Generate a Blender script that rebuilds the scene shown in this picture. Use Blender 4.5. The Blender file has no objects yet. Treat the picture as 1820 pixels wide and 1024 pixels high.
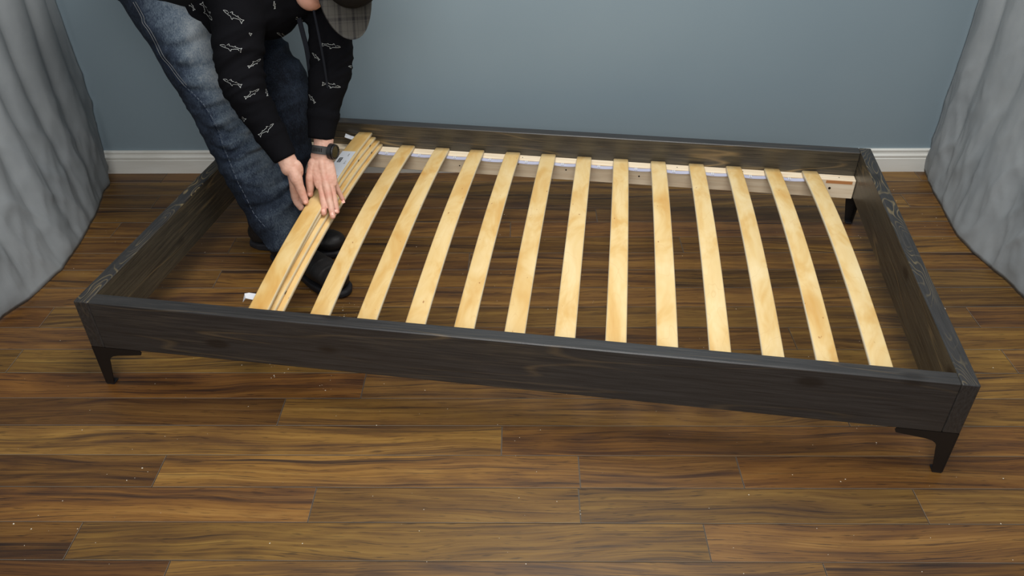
import bpy, math, random
import numpy as np
from math import sin, cos, pi, radians
from mathutils import Vector, Matrix, noise
from mathutils.bvhtree import BVHTree
random.seed(7)
sc = bpy.context.scene
COL = sc.collection

# ------------------------------------------------------------------ camera
cam_d = bpy.data.cameras.new('camera'); cam = bpy.data.objects.new('camera', cam_d); COL.objects.link(cam)
cam_d.sensor_width = 36.0; cam_d.sensor_fit = 'HORIZONTAL'
cam_d.lens = 1428.19 / 1820 * 36.0
EYE = Vector((0, -2.6876, 1.3951))
CR = Vector((0.99992266, 0.00969433, -0.0077906)); CU = Vector((6.61619e-04, 0.58406444, 0.81170702)); CF = Vector((-0.01241917, 0.8116494, -0.58401286))
R3 = Matrix((CR, CU, -CF)).transposed()
cam.matrix_world = Matrix.Translation(EYE) @ R3.to_4x4()
cam_d.clip_start = 0.05
sc.camera = cam

# ------------------------------------------------------------------ world, lights, exposure
w = bpy.data.worlds.new('world'); sc.world = w; w.use_nodes = True
w.node_tree.nodes['Background'].inputs[0].default_value = (0.90, 0.95, 1.0, 1)
w.node_tree.nodes['Background'].inputs[1].default_value = 0.40
def area(name, loc, target, size, power, color=(1, 1, 1), sy=None):
    d = bpy.data.lights.new(name, 'AREA'); d.energy = power; d.color = color; d.size = size
    if sy: d.shape = 'RECTANGLE'; d.size_y = sy
    o = bpy.data.objects.new(name, d); COL.objects.link(o); o.location = loc
    o.rotation_euler = (Vector(target) - Vector(loc)).to_track_quat('-Z', 'Y').to_euler()
    return o
area('ceiling_lamp', (0.25, -1.0, 2.25), (0.2, -0.35, 0.1), 1.2, 37, (1.0, 0.985, 0.955))
area('room_lamp', (-0.25, -3.3, 2.2), (0.0, -0.3, 0.3), 1.5, 46, (1.0, 0.98, 0.95))
sc.view_settings.view_transform = 'Standard'; sc.view_settings.look = 'None'
sc.view_settings.gamma = 1; sc.view_settings.use_curve_mapping = False
sc.view_settings.exposure = 0.0

# ------------------------------------------------------------------ helpers
def tag(o, label=None, cat=None, group=None, kind=None):
    if label: o['label'] = label
    if cat: o['category'] = cat
    if group: o['group'] = group
    if kind: o['kind'] = kind
    return o
def empty(name, loc=(0, 0, 0), rz=0):
    o = bpy.data.objects.new(name, None); COL.objects.link(o); o.location = loc; o.rotation_euler = (0, 0, rz); o.empty_display_size = .05
    return o
def mesh_obj(name, verts, faces, mat=None, parent=None, smooth=False, loc=(0, 0, 0), rz=0):
    me = bpy.data.meshes.new(name); me.from_pydata([tuple(v) for v in verts], [], [tuple(f) for f in faces]); me.update()
    if smooth: me.polygons.foreach_set('use_smooth', [True] * len(me.polygons))
    if mat: me.materials.append(mat)
    o = bpy.data.objects.new(name, me); COL.objects.link(o); o.location = loc; o.rotation_euler = (0, 0, rz)
    if parent: o.parent = parent
    return o
class MB:
    def __init__(s): s.v = []; s.f = []
    def add(s, V, F):
        n = len(s.v); s.v += [tuple(p) for p in V]; s.f += [tuple(i + n for i in f) for f in F]; return s
    def box(s, x0, x1, y0, y1, z0, z1):
        return s.add([(x, y, z) for z in (z0, z1) for y in (y0, y1) for x in (x0, x1)],
                     [(0, 2, 3, 1), (4, 5, 7, 6), (0, 1, 5, 4), (2, 6, 7, 3), (0, 4, 6, 2), (1, 3, 7, 5)])
    def bbox(s, x0, x1, y0, y1, z0, z1, b):
        # box with chamfered edges
        pts = []
        for sx, sy, sz in [(a, c, d) for d in (0, 1) for c in (0, 1) for a in (0, 1)]:
            X = (x0, x1)[sx]; Y = (y0, y1)[sy]; Z = (z0, z1)[sz]; ix = b * (1 - 2 * sx); iy = b * (1 - 2 * sy); iz = b * (1 - 2 * sz)
            pts += [(X, Y + iy, Z + iz), (X + ix, Y, Z + iz), (X + ix, Y + iy, Z)]
        I = lambda sx, sy, sz, k: (sz * 4 + sy * 2 + sx) * 3 + k
        F = [(I(0,0,0,0), I(0,0,1,0), I(0,1,1,0), I(0,1,0,0)), (I(1,0,0,0), I(1,1,0,0), I(1,1,1,0), I(1,0,1,0)),
             (I(0,0,0,1), I(1,0,0,1), I(1,0,1,1), I(0,0,1,1)), (I(0,1,0,1), I(0,1,1,1), I(1,1,1,1), I(1,1,0,1)),
             (I(0,0,0,2), I(0,1,0,2), I(1,1,0,2), I(1,0,0,2)), (I(0,0,1,2), I(1,0,1,2), I(1,1,1,2), I(0,1,1,2))]
        for a in (0, 1):
            for c in (0, 1):
                F.append((I(a, c, 0, 0), I(a, c, 0, 1), I(a, c, 1, 1), I(a, c, 1, 0)))
                F.append((I(a, 0, c, 0), I(a, 0, c, 2), I(a, 1, c, 2), I(a, 1, c, 0)))
                F.append((I(0, a, c, 1), I(0, a, c, 2), I(1, a, c, 2), I(1, a, c, 1)))
                for d in (0, 1): F.append((I(a, c, d, 0), I(a, c, d, 1), I(a, c, d, 2)))
        return s.add(pts, F)
    def cyl(s, c, ax, r, h, n=16, r2=None):
        c = Vector(c); ax = Vector(ax).normalized(); u = ax.orthogonal().normalized(); v = ax.cross(u); r2 = r if r2 is None else r2
        V = [c + u * r * cos(2 * pi * i / n) + v * r * sin(2 * pi * i / n) for i in range(n)] + [c + ax * h + u * r2 * cos(2 * pi * i / n) + v * r2 * sin(2 * pi * i / n) for i in range(n)]
        return s.add(V, [(i, (i + 1) % n, n + (i + 1) % n, n + i) for i in range(n)] + [tuple(range(n))[::-1], tuple(range(n, 2 * n))])
    def build(s, name, mat=None, parent=None, smooth=False, **k):
        o = mesh_obj(name, s.v, s.f, mat, parent, smooth, **k)
        import bmesh
        bm = bmesh.new(); bm.from_mesh(o.data); bmesh.ops.recalc_face_normals(bm, faces=bm.faces); bm.to_mesh(o.data); bm.free()
        return o

def srgb(r, g, b):
    f = lambda c: (c / 255 / 12.92) if c / 255 <= .04045 else ((c / 255 + .055) / 1.055) ** 2.4
    return (f(r), f(g), f(b), 1)
class Mat:
    def __init__(s, name, rough=.5, spec=.5, color=None, metal=0):
        s.m = bpy.data.materials.new(name); s.m.use_nodes = True; s.nt = s.m.node_tree; s.N = s.nt.nodes; s.L = s.nt.links
        s.b = s.N['Principled BSDF']; s.b.inputs['Roughness'].default_value = rough; s.b.inputs['Specular IOR Level'].default_value = spec; s.b.inputs['Metallic'].default_value = metal
        if color: s.b.inputs['Base Color'].default_value = color
    def n(s, t, **k):
        x = s.N.new(t)
        for a, v in k.items():
            if a.startswith('i_'): x.inputs[a[2:].replace('_', ' ')].default_value = v
            else: setattr(x, a, v)
        return x
    def link(s, a, b): s.L.new(a, b)
    def coord(s, kind='Object', scale=(1, 1, 1), rnd=0):
        c = s.n('ShaderNodeTexCoord').outputs[kind]
        if rnd:
            oi = s.n('ShaderNodeObjectInfo'); mu = s.math('MULTIPLY', oi.outputs['Random'], rnd)
            ad = s.n('ShaderNodeVectorMath', operation='ADD'); s.link(c, ad.inputs[0]); s.link(mu, ad.inputs[1]); c = ad.outputs[0]
        return s.map(c, scale)
    def map(s, c, scale, loc=(0, 0, 0)):
        m = s.n('ShaderNodeMapping'); m.inputs['Scale'].default_value = scale; m.inputs['Location'].default_value = loc; s.link(c, m.inputs[0]); return m.outputs[0]
    def noise(s, c, scale=5, detail=4, rough=.55, dist=0, out='Fac'):
        x = s.n('ShaderNodeTexNoise'); x.inputs['Scale'].default_value = scale; x.inputs['Detail'].default_value = detail
        x.inputs['Roughness'].default_value = rough; x.inputs['Distortion'].default_value = dist; s.link(c, x.inputs['Vector']); return x.outputs[out]
    def math(s, op, a, b=None, c=None, clamp=False):
        x = s.n('ShaderNodeMath', operation=op); x.use_clamp = clamp
        for i, v in enumerate((a, b, c)):
            if v is None: continue
            if isinstance(v, (int, float)): x.inputs[i].default_value = v
            else: s.link(v, x.inputs[i])
        return x.outputs[0]
    def ramp(s, f, stops, interp='LINEAR'):
        r = s.n('ShaderNodeValToRGB'); r.color_ramp.interpolation = interp; e = r.color_ramp.elements
        while len(e) < len(stops): e.new(.5)
        for i, (p, col) in enumerate(stops): e[i].position = p; e[i].color = col if len(col) == 4 else (*col, 1)
        s.link(f, r.inputs[0]); return r.outputs[0]
    def mix(s, f, a, b, mode='MIX'):
        x = s.n('ShaderNodeMix', data_type='RGBA', blend_type=mode)
        for i, v in ((0, f), (6, a), (7, b)):
            if isinstance(v, (int, float)): x.inputs[i].default_value = v
            elif isinstance(v, tuple): x.inputs[i].default_value = v
            else: s.link(v, x.inputs[i])
        return x.outputs[2]
    def base(s, c): s.link(c, s.b.inputs['Base Color']); return s
    def rough(s, f): s.link(f, s.b.inputs['Roughness']); return s
    def bump(s, h, dist=.001, strength=.5):
        x = s.n('ShaderNodeBump'); x.inputs['Distance'].default_value = dist; x.inputs['Strength'].default_value = strength
        s.link(h, x.inputs['Height']); s.link(x.outputs[0], s.b.inputs['Normal']); return s
G = lambda v: (v, v, v, 1)

# ------------------------------------------------------------------ materials
def m_plank():
    m = Mat('laminate', .42, .4)
    c = m.coord(rnd=40)
    oi = m.n('ShaderNodeObjectInfo')
    warp = m.noise(m.map(c, (1.5, 6, 6)), 1.0, 2, .5)
    cb = m.n('ShaderNodeCombineXYZ'); m.link(m.math('MULTIPLY', warp, .10), cb.inputs[1])
    ad = m.n('ShaderNodeVectorMath', operation='ADD'); m.link(c, ad.inputs[0]); m.link(cb.outputs[0], ad.inputs[1]); c2 = ad.outputs[0]
    broad = m.noise(m.map(c2, (.7, 15, 15)), 1.4, 5, .6)
    fine = m.noise(m.map(c2, (3.5, 210, 210)), 1.5, 4, .65)
    mids = m.noise(m.map(c2, (1.2, 62, 62), (4, 2, 2)), 1.4, 3, .6)
    cont = m.noise(m.map(c2, (1.0, 8, 8), (3, 1, 0)), 1.0, 1, .4)
    ring = m.math('SINE', m.math('MULTIPLY', cont, 75))
    v = m.math('ADD', m.math('MULTIPLY', m.math('SUBTRACT', broad, .5), 1.15), m.math('MULTIPLY', m.math('SUBTRACT', fine, .5), .62))
    v = m.math('ADD', v, m.math('MULTIPLY', m.math('SUBTRACT', mids, .5), .55))
    v = m.math('ADD', v, m.math('MULTIPLY', ring, .05)); v = m.math('ADD', v, .54)
    col = m.ramp(v, [(.10, srgb(38, 28, 25)), (.30, srgb(76, 54, 36)), (.50, srgb(112, 80, 41)), (.70, srgb(134, 99, 49)), (.95, srgb(154, 120, 64))])
    st = m.noise(m.map(c2, (.8, 30, 30), (9, 4, 2)), 1.2, 4, .62)
    sm = m.ramp(st, [(.60, G(0)), (.68, G(1))])
    col = m.mix(m.math('MULTIPLY', sm, .85), col, srgb(40, 31, 31))
    pt = m.noise(m.map(c, (2.2, 6, 6), (1, 7, 0)), 1.2, 4, .65)
    col = m.mix(m.ramp(pt, [(.50, G(0)), (.72, G(.4))]), col, srgb(72, 46, 32))
    po = m.noise(m.map(c2, (22, 330, 330), (2, 2, 8)), 1.0, 2, .5)
    col = m.mix(m.ramp(po, [(.60, G(0)), (.70, G(.6))]), col, srgb(36, 26, 22))
    ln = m.noise(m.map(c2, (1.6, 120, 120), (5, 2, 8)), 1.0, 3, .6)
    col = m.mix(m.ramp(ln, [(.57, G(0)), (.66, G(.55))]), col, srgb(44, 32, 28))
    col = m.mix(m.ramp(ln, [(.30, G(.4)), (.42, G(0))]), col, srgb(158, 122, 70))
    col = m.mix(1.0, col, oi.outputs['Color'], 'MULTIPLY')
    m.base(col)
    m.rough(m.math('ADD', m.math('MULTIPLY', fine, .16), .34))
    m.bump(fine, .0005, .3); return m.m
def m_stain(axis, dark=1.0, gold=.35, inner=False, swirl=False):
    m = Mat('stained_wood', .42, .62)
    S = lambda a, b: ((a, b, b), (b, a, b), (b, b, b * .4))[axis]
    c = m.coord(rnd=13)
    cont = m.noise(m.map(c, S(.7, 9) if not swirl else S(3.6, 13)), 1.0, 2, .45)
    ring = m.math('ABSOLUTE', m.math('SINE', m.math('MULTIPLY', cont, 30 if not swirl else 78)))
    fine = m.noise(m.map(c, S(6, 170)), 1.3, 4, .6)
    patch = m.noise(m.map(c, S(1.6, 7), (5, 2, 1)), 1.5, 4, .6)
    base = m.ramp(fine, [(.25, srgb(32, 31, 31)), (.7, srgb(54, 52, 51))] if not inner else [(.25, srgb(40, 37, 33)), (.7, srgb(76, 69, 56))])
    g = m.math('MULTIPLY', m.ramp(ring, [(.02, G(1)), (.22, G(0))] if not swirl else [(.04, G(1)), (.5, G(0))]), m.ramp(patch, [(.42, G(0)), (.66, G(1))]))
    g = m.math('MULTIPLY', g, gold * 1.6, clamp=True)
    col = m.mix(g, base, srgb(150, 124, 84) if not swirl else srgb(138, 122, 86))
    gp = m.math('MULTIPLY', m.ramp(m.math('MULTIPLY', patch, m.math('ADD', fine, .5)), [(.58, G(0)), (.8, G(1))]), gold, clamp=True)
    col = m.mix(gp, col, srgb(128, 106, 66))
    # knots
    vo = m.n('ShaderNodeTexVoronoi'); vo.inputs['Scale'].default_value = 1.0
    m.link(m.map(c, S(3.4, 7.5)), vo.inputs['Vector'])
    kn = m.ramp(vo.outputs['Distance'], [(.07, G(1)), (.13, G(0))])
    col = m.mix(m.math('MULTIPLY', kn, .75), col, srgb(24, 20, 18))
    if dark != 1: col = m.mix(1.0, col, G(dark), 'MULTIPLY')
    m.base(col); m.rough(m.math('ADD', m.math('MULTIPLY', fine, .22), .27)); m.bump(fine, .0008, .4); return m.m
def m_birch():
    m = Mat('birch', .5, .35)
    c = m.coord(rnd=9); oi = m.n('ShaderNodeObjectInfo')
    fine = m.noise(m.map(c, (60, 4, 60)), 1.6, 3, .6)
    bl = m.noise(m.map(c, (10, 3.5, 8)), 1.5, 3, .6, .6)
    cont = m.noise(m.map(c, (13, 4.5, 8), (2, 5, 1)), 1.0, 2, .5)
    ring = m.ramp(m.math('ABSOLUTE', m.math('SINE', m.math('MULTIPLY', cont, 22))), [(.0, G(1)), (.12, G(0))])
    col = m.ramp(bl, [(.3, srgb(228, 206, 158)), (.48, srgb(222, 194, 138)), (.60, srgb(214, 178, 114)), (.76, srgb(204, 158, 88))])
    col = m.mix(m.math('MULTIPLY', ring, .28), col, srgb(204, 166, 110))
    col = m.mix(m.ramp(fine, [(.45, G(0)), (.8, G(.25))]), col, srgb(214, 180, 126))
    sp = m.noise(m.map(c, (90, 40, 50)), 1.0, 1, .5)
    col = m.mix(m.ramp(sp, [(.76, G(0)), (.8, G(.7))]), col, srgb(150, 95, 50))
    col = m.mix(1.0, col, oi.outputs['Color'], 'MULTIPLY')
    m.base(col); m.bump(fine, .0004, .3); return m.m
def m_pine():
    m = Mat('pine', .6, .3)
    c = m.coord(rnd=5)
    f = m.noise(m.map(c, (4, 90, 90)), 1.3, 3, .6); p = m.noise(m.map(c, (3, 9, 9)), 1.5, 3, .6)
    col = m.ramp(f, [(.3, srgb(240, 226, 200)), (.75, srgb(222, 200, 168))])
    col = m.mix(m.ramp(p, [(.55, G(0)), (.75, G(.5))]), col, srgb(196, 160, 124))
    m.base(col); return m.m
def m_edge():
    m = Mat('birch_edge', .6, .3); c = m.coord(rnd=7); oi = m.n('ShaderNodeObjectInfo')
    f = m.noise(m.map(c, (3, 6, 900)), 1.2, 3, .6)
    m.base(m.mix(.5, m.ramp(f, [(.3, srgb(232, 220, 192)), (.7, srgb(216, 198, 162))]), m.mix(1.0, srgb(214, 198, 164), oi.outputs['Color'], 'MULTIPLY'))); return m.m
def m_wall():
    m = Mat('wall_paint', .55, .3)
    c = m.coord(); n1 = m.noise(m.map(c, (1, 1, 1)), 1.3, 3, .5); n2 = m.noise(m.map(c, (1, 1, 1)), 260, 3, .6)
    m.base(m.ramp(n1, [(.3, srgb(122, 138, 147)), (.7, srgb(128, 143, 151))])); m.bump(n2, .0006, .25); return m.m
def m_white():
    m = Mat('trim_paint', .4, .45); c = m.coord(); n1 = m.noise(m.map(c, (2, 8, 14)), 2, 4, .6)
    m.base(m.ramp(n1, [(.35, srgb(222, 222, 216)), (.75, srgb(206, 204, 196))])); return m.m
def m_cloth(name, c1, c2, weave=700, rough=.9, spec=.15):
    m = Mat(name, rough, spec); c = m.coord()
    n1 = m.noise(c, 5, 4, .6); n2 = m.noise(c, weave, 2, .6)
    m.base(m.ramp(n1, [(.3, c1), (.7, c2)])); m.bump(n2, .0008, .35)
    return m.m
def m_denim():
    m = Mat('denim', .85, .15); c = m.coord()
    at = m.n('ShaderNodeAttribute'); at.attribute_name = 'fade_shade'
    f = at.outputs['Fac']
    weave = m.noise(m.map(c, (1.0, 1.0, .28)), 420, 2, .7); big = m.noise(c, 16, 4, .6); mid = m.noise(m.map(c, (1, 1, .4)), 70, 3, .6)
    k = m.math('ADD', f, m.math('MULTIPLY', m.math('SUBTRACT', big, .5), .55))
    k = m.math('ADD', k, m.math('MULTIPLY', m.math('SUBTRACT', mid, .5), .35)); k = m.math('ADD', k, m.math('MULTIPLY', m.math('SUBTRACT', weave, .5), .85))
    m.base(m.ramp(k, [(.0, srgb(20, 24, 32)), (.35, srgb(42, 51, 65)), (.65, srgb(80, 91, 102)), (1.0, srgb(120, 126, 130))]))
    m.bump(weave, .001, .4); return m.m
def m_skin():
    m = Mat('skin', .5, .35); c = m.coord()
    n1 = m.noise(c, 45, 3, .6); n2 = m.noise(c, 160, 3, .6); at = m.n('ShaderNodeAttribute'); at.attribute_name = 'red'
    col = m.ramp(n1, [(.3, srgb(214, 172, 152)), (.7, srgb(202, 154, 134))])
    col = m.mix(m.math('MULTIPLY', at.outputs['Fac'], .7), col, srgb(196, 122, 104))
    col = m.mix(m.ramp(n2, [(.55, G(0)), (.8, G(.18))]), col, srgb(190, 120, 105))
    m.base(col); m.b.inputs['Subsurface Weight'].default_value = .12; m.b.inputs['Subsurface Radius'].default_value = (.012, .005, .003)
    n3 = m.noise(m.map(c, (1, 1, .5)), 260, 2, .6)
    m.bump(n3, .0006, .3); return m.m
def m_plaid():
    m = Mat('plaid_cloth', .85, .15); c = m.n('ShaderNodeTexCoord').outputs['Object']
    sp = m.n('ShaderNodeSeparateXYZ'); m.link(c, sp.inputs[0])
    def lines(o, freq, ph, wd):
        return m.ramp(m.math('ABSOLUTE', m.math('SINE', m.math('ADD', m.math('MULTIPLY', o, freq), ph))), [(wd, G(1)), (wd + .12, G(0))])
    a = m.math('MAXIMUM', lines(sp.outputs[0], 75, .3, .22), m.math('MULTIPLY', lines(sp.outputs[0], 190, 0, .15), .6))
    b = m.math('MAXIMUM', lines(sp.outputs[1], 62, 1.1, .2), m.math('MULTIPLY', lines(sp.outputs[1], 150, .5, .12), .5))
    k = m.math('ADD', m.math('MULTIPLY', a, .55), m.math('MULTIPLY', b, .4), clamp=True)
    n1 = m.noise(c, 500, 3, .6); k = m.math('ADD', k, m.math('MULTIPLY', m.math('SUBTRACT', n1, .5), .5), clamp=True)
    m.base(m.mix(k, srgb(70, 68, 64), srgb(32, 31, 33))); return m.m
def simple(name, col, rough=.5, spec=.5, metal=0): return Mat(name, rough, spec, col, metal).m

M = dict(plank=m_plank(), birch=m_birch(), pine=m_pine(), edge=m_edge(), wall=m_wall(), white=m_white(),
         long=m_stain(0, gold=.12), end=m_stain(1, gold=.62, swirl=True), grain=m_stain(2, gold=.05), inner_x=m_stain(0, inner=True, gold=.5), inner_y=m_stain(1, inner=True, gold=.3),
         sub=simple('seam_dust', srgb(112, 103, 92), .9), drape=m_cloth('grey_drape', srgb(134, 139, 142), srgb(148, 152, 154), 500),
         denim=m_denim(), hoodie=m_cloth('black_fleece', srgb(13, 13, 16), srgb(18, 18, 21), 500, .95, .06), tee=m_cloth('black_jersey', srgb(18, 18, 20), srgb(24, 24, 26), 700),
         skin=m_skin(), plaid=m_plaid(), capd=m_cloth('cap_cloth', srgb(20, 18, 18), srgb(28, 26, 24), 600), print=simple('white_print', srgb(205, 208, 205), .8, .2),
         metal=simple('black_metal', srgb(20, 18, 18), .45, .5), webbing=m_cloth('webbing', srgb(172, 174, 196), srgb(190, 192, 210), 900), paper=simple('paper', srgb(212, 214, 219), .7, .3),
         ink=simple('ink', srgb(24, 24, 26), .8, .2), grey_ink=simple('grey_ink', srgb(120, 120, 126), .8, .2), screw=simple('screw', srgb(60, 50, 40), .35, .6, .7),
         boot=m_cloth('boot_leather', srgb(22, 21, 22), srgb(32, 30, 30), 120, .5, .4), sole=simple('rubber', srgb(34, 34, 38), .6, .3),
         strap=simple('watch_rubber', srgb(58, 58, 58), .65, .3), glass=simple('watch_glass', srgb(52, 46, 24), .15, .6), bezel=simple('watch_bezel', srgb(26, 26, 28), .4, .5),
         thread=simple('seam_thread', srgb(104, 106, 106), .9, .1), lace=m_cloth('lace_cloth', srgb(22, 24, 30), srgb(30, 32, 38), 800), nail=simple('nail', srgb(232, 178, 160), .3, .5),
         hair=simple('hair', srgb(52, 38, 28), .7, .3), dust=simple('sawdust', srgb(222, 214, 196), .9, .1), eye=simple('eye', srgb(225, 222, 215), .2, .5), hole=simple('hole', srgb(16, 12, 10), .9, .1),
         orange=simple('old_glue', srgb(190, 130, 80), .7, .2))

# ------------------------------------------------------------------ room
wall = MB().box(-2.4, 2.4, 0, .12, 0, 2.5).build('wall_back', M['wall']); tag(wall, kind='structure')
fl = MB().box(-2.4, 2.4, -4.2, .0, -.03, -.0035).build('floor', M['sub']); tag(fl, kind='structure')
# baseboard with its moulded profile
prof = [(0, 0), (-.015, 0), (-.015, .052), (-.0125, .056), (-.0145, .060), (-.0145, .065), (-.0105, .069), (-.0085, .076), (-.0105, .080), (-.0105, .085), (-.008, .088), (0, .088)]
V = [(x, y, z) for x in (-2.4, 2.4) for (y, z) in prof]; n = len(prof)
bb = mesh_obj('baseboard_back', V, [(i, i + 1, n + i + 1, n + i) for i in range(n - 1)] + [tuple(range(n))[::-1], tuple(range(n, 2 * n))], M['white']); tag(bb, kind='structure')
# laminate planks: rows parallel to the wall, end joints where the photograph shows them
PW, YO = .0946, 1.2212
joints = {5: [-.713, .603], 4: [-.933, .381], 3: [-.455, .124, .856], 2: [-.823, .129, .49], 1: [-.048], 0: [-.591], -1: [-.404], -2: [-1.349, 1.277], -4: [-1.354, 1.267],
          -6: [-.924], -7: [-.165], -8: [-.935], -9: [-1.351, -.038], -10: [.253], -11: [-1.288, .024, 1.333], -13: [-1.324]}
tones = {(0, 0): (.58, .52, .52), (2, 0): (.66, .60, .58), (4, 0): (.66, .58, .52), (3, 0): (1.0, .88, .8), (1, 0): (1.08, 1.08, 1.0), (0, 1): (1.0, .98, .9), (2, 3): (.74, .62, .55), (1, 1): (.98, .88, .8),
         (-1, 0): (.9, .74, .65), (-12, 0): (.72, .66, .62), (-10, 0): (.72, .68, .66), (-5, 0): (.95, .8, .65), (-4, 0): (.7, .58, .5), (5, 0): (.62, .52, .5)}
GP = .0014
def plank(x0, x1, y0, y1, tone):
    L = x1 - x0; Wd = y1 - y0
    o = MB().bbox(-L / 2 + GP / 2, L / 2 - GP / 2, -Wd / 2 + GP / 2, Wd / 2 - GP / 2, -.008, 0, .0007).build('plank', M['plank'], fl)
    o.data.materials.append(M['sub'])
    for p in o.data.polygons:      # grey dust sits in the bevelled joints
        if .2 < p.normal.z < .95: p.material_index = 1
    o.location = ((x0 + x1) / 2, (y0 + y1) / 2, 0); o.color = (*tone, 1)
for r in range(-13, 10):
    y1 = -(YO + r * PW); y0 = y1 - PW
    if y1 > 0: y1 = 0
    js = sorted(joints.get(r, []))
    rr = random.Random(r * 31 + 5)
    if not js: js = [rr.uniform(-2.2, -1.65)] if r < -2 else [rr.uniform(-1.9, -1.5)]
    while js[-1] < 1.2: js.append(js[-1] + (rr.uniform(1.25, 1.45) if r <= 5 else 1.2)); 
    if r == 5: js = [-.713, .603]
    if r in (1, 0, -1, 3, 4) : js = [j for j in js if j < 1.05]
    js = [j for j in js if j < 2.3]
    lo = js[0] - 1.3
    if lo > -2.3: js = [lo] + js; off = -1
    else: off = 0
    xs = [-2.4] + js + [2.4]
    for i in range(len(xs) - 1):
        k = rr.uniform(.72, 1.08); t = (k, k * rr.uniform(.92, 1.03), k * rr.uniform(.84, 1.0))
        t = tones.get((r, i + off), t)
        plank(xs[i], xs[i + 1], y0, y1, t)

# ------------------------------------------------------------------ drapes on both sides
def curtain(name, side, label):
    # a long cloth hanging parallel to the depth of the room, its hem gathered on the floor
    nu, nv = 260, 150
    Y0, Y1 = -.012, -2.3
    hemL = [(-2.3, -1.60), (-1.6, -1.53), (-1.2, -1.50), (-.89, -1.478), (-.81, -1.442), (-.65, -1.418), (-.5, -1.432), (-.44, -1.440), (-.30, -1.462), (-.21, -1.485), (-.17, -1.500), (-.12, -1.500), (-.03, -1.545), (0, -1.55)]
    hemR = [(-2.3, -1.57), (-1.6, -1.50), (-1.2, -1.48), (-.80, -1.450), (-.716, -1.440), (-.563, -1.412), (-.47, -1.408), (-.393, -1.416), (-.28, -1.436), (-.184, -1.448), (-.10, -1.468), (-.037, -1.480), (0, -1.485)]
    hem = hemL if side < 0 else hemR
    ys = [h[0] for h in hem]; xs = [h[1] for h in hem]
    V = []; F = []
    rr = random.Random(3 if side < 0 else 8)
    folds = [(rr.uniform(.5, 1.0), rr.uniform(0, 6.28)) for _ in range(4)]
    for j in range(nv + 1):
        t = (j / nv) ** 1.0; z = .004 + 2.1 * t
        for i in range(nu + 1):
            u = i / nu; y = Y0 + (Y1 - Y0) * u
            drift = 0
            x = float(np.interp(y, ys, xs))
            x = -x            # distance from the middle
            lo = math.exp(-z / .30)
            top = 1.485 if side < 0 else 1.452
            top += (.05 if side < 0 else .02) * math.exp(-((y + .0) / .10) ** 2)
            bell = x * lo + top * (1 - lo)
            # hanging folds: rounded crests, tight valleys, loosening toward the hem
            yy = y + .030 * noise.noise(Vector((y * 3, z * .9, side * 3))) + .02 * z
            P_ = .137 if side < 0 else .21
            a = (.015 if side < 0 else .013) * (.35 + .65 * min(1, z / .45)) * (.7 + .7 * noise.noise(Vector((y * 3.1, .3, 7 + side))) + .3)
            f = a * (1.5 * abs(cos(pi * (yy + .30) / P_)) ** 1.0 - .9)
            f += .012 * noise.noise(Vector((y * 6, z * 1.6, side * 5)))
            # creases of the slack cloth
            n_a = noise.noise(Vector((y * 9 + z * 4, z * 5, side * 9))); n_b = noise.noise(Vector((y * 17, z * 8 - y * 6, side * 4 + 3)))
            n_c = noise.noise(Vector((y * 30 + z * 10, z * 14, side * 2 + 5)))
            cr = .65 * (.011 * (1 - abs(n_a) * 2.2) ** 2 + .0055 * max(0, 1 - abs(n_b) * 3.2) ** 1.5 + .0020 * max(0, 1 - abs(n_c) * 4) + .0007 * noise.noise(Vector((y * 60, z * 44, 1))))
            cr *= .22 + .9 * math.exp(-((z - .16) / .26) ** 2)
            d = bell - f * (1 if z > .04 else z / .04) - cr * min(1, z / .03 + .2)
            if side < 0 and y > -.17: d += .0
            yv = min(y + .018 * noise.noise(Vector((z * 3, y * 6, 2))) * (0 if i in (0,) else 1), -.017 if z < .1 else -.004)
            V.append((side * d, yv, z if j else .002 + .004 * (1 + noise.noise(Vector((y * 9, 0, side))))))
    for j in range(nv):
        for i in range(nu):
            a = j * (nu + 1) + i; F.append((a, a + 1, a + nu + 2, a + nu + 1))
    o = mesh_obj(name, V, F, M['drape'], None, True)
    s = o.modifiers.new('thick', 'SOLIDIFY'); s.thickness = .0018; s.offset = 0
    tag(o, label, 'curtain'); return o
curtain('drape', -1, 'grey cloth drape hanging to the floor at the left, nearest the man')
curtain('drape', 1, 'grey cloth drape hanging to the floor at the right of the bed frame')

# ------------------------------------------------------------------ bed frame
FX, FY, FR = -1.0656, -1.1696, -.1448
L, W, H, HB, T = 2.0266, 1.1081, .2652, .140, .0371
ZL, HL, DL = .1848, .0652, .034
bed = empty('bed_frame', (FX, FY, 0), FR)
tag(bed, 'low dark-stained wooden bed frame on black metal legs, pale slats inside it', 'bed frame')
def rail(name, x0, x1, y0, y1, mats, axis, label=None):
    b = .0022
    o = MB().bbox(x0 - (x0 + x1) / 2, x1 - (x0 + x1) / 2, y0 - (y0 + y1) / 2, y1 - (y0 + y1) / 2, -HB / 2, HB / 2, b).build(name, mats[0], bed)
    o.location = ((x0 + x1) / 2, (y0 + y1) / 2, H - HB / 2)
    o.data.materials.append(mats[1])
    o.data.materials.append(M['grain'])
    cx, cy = L / 2 - o.location.x, W / 2 - o.location.y
    for p in o.data.polygons:     # the inside faces are lighter and browner
        nn = p.normal
        if abs(nn.z) < .3 and p.area > .05 and (nn.x * cx + nn.y * cy) > .3: p.material_index = 1
        if axis == 1 and abs(nn.y) > .3: p.material_index = 2
    md = o.modifiers.new('bev', 'BEVEL'); md.width = .0012; md.segments = 2; md.limit_method = 'ANGLE'; md.angle_limit = .5
    if label: o['label'] = label
    return o
rail('side_rail', T, L - T, 0, T, (M['long'], M['inner_x']), 0, 'dark side rail nearest the camera')
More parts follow.
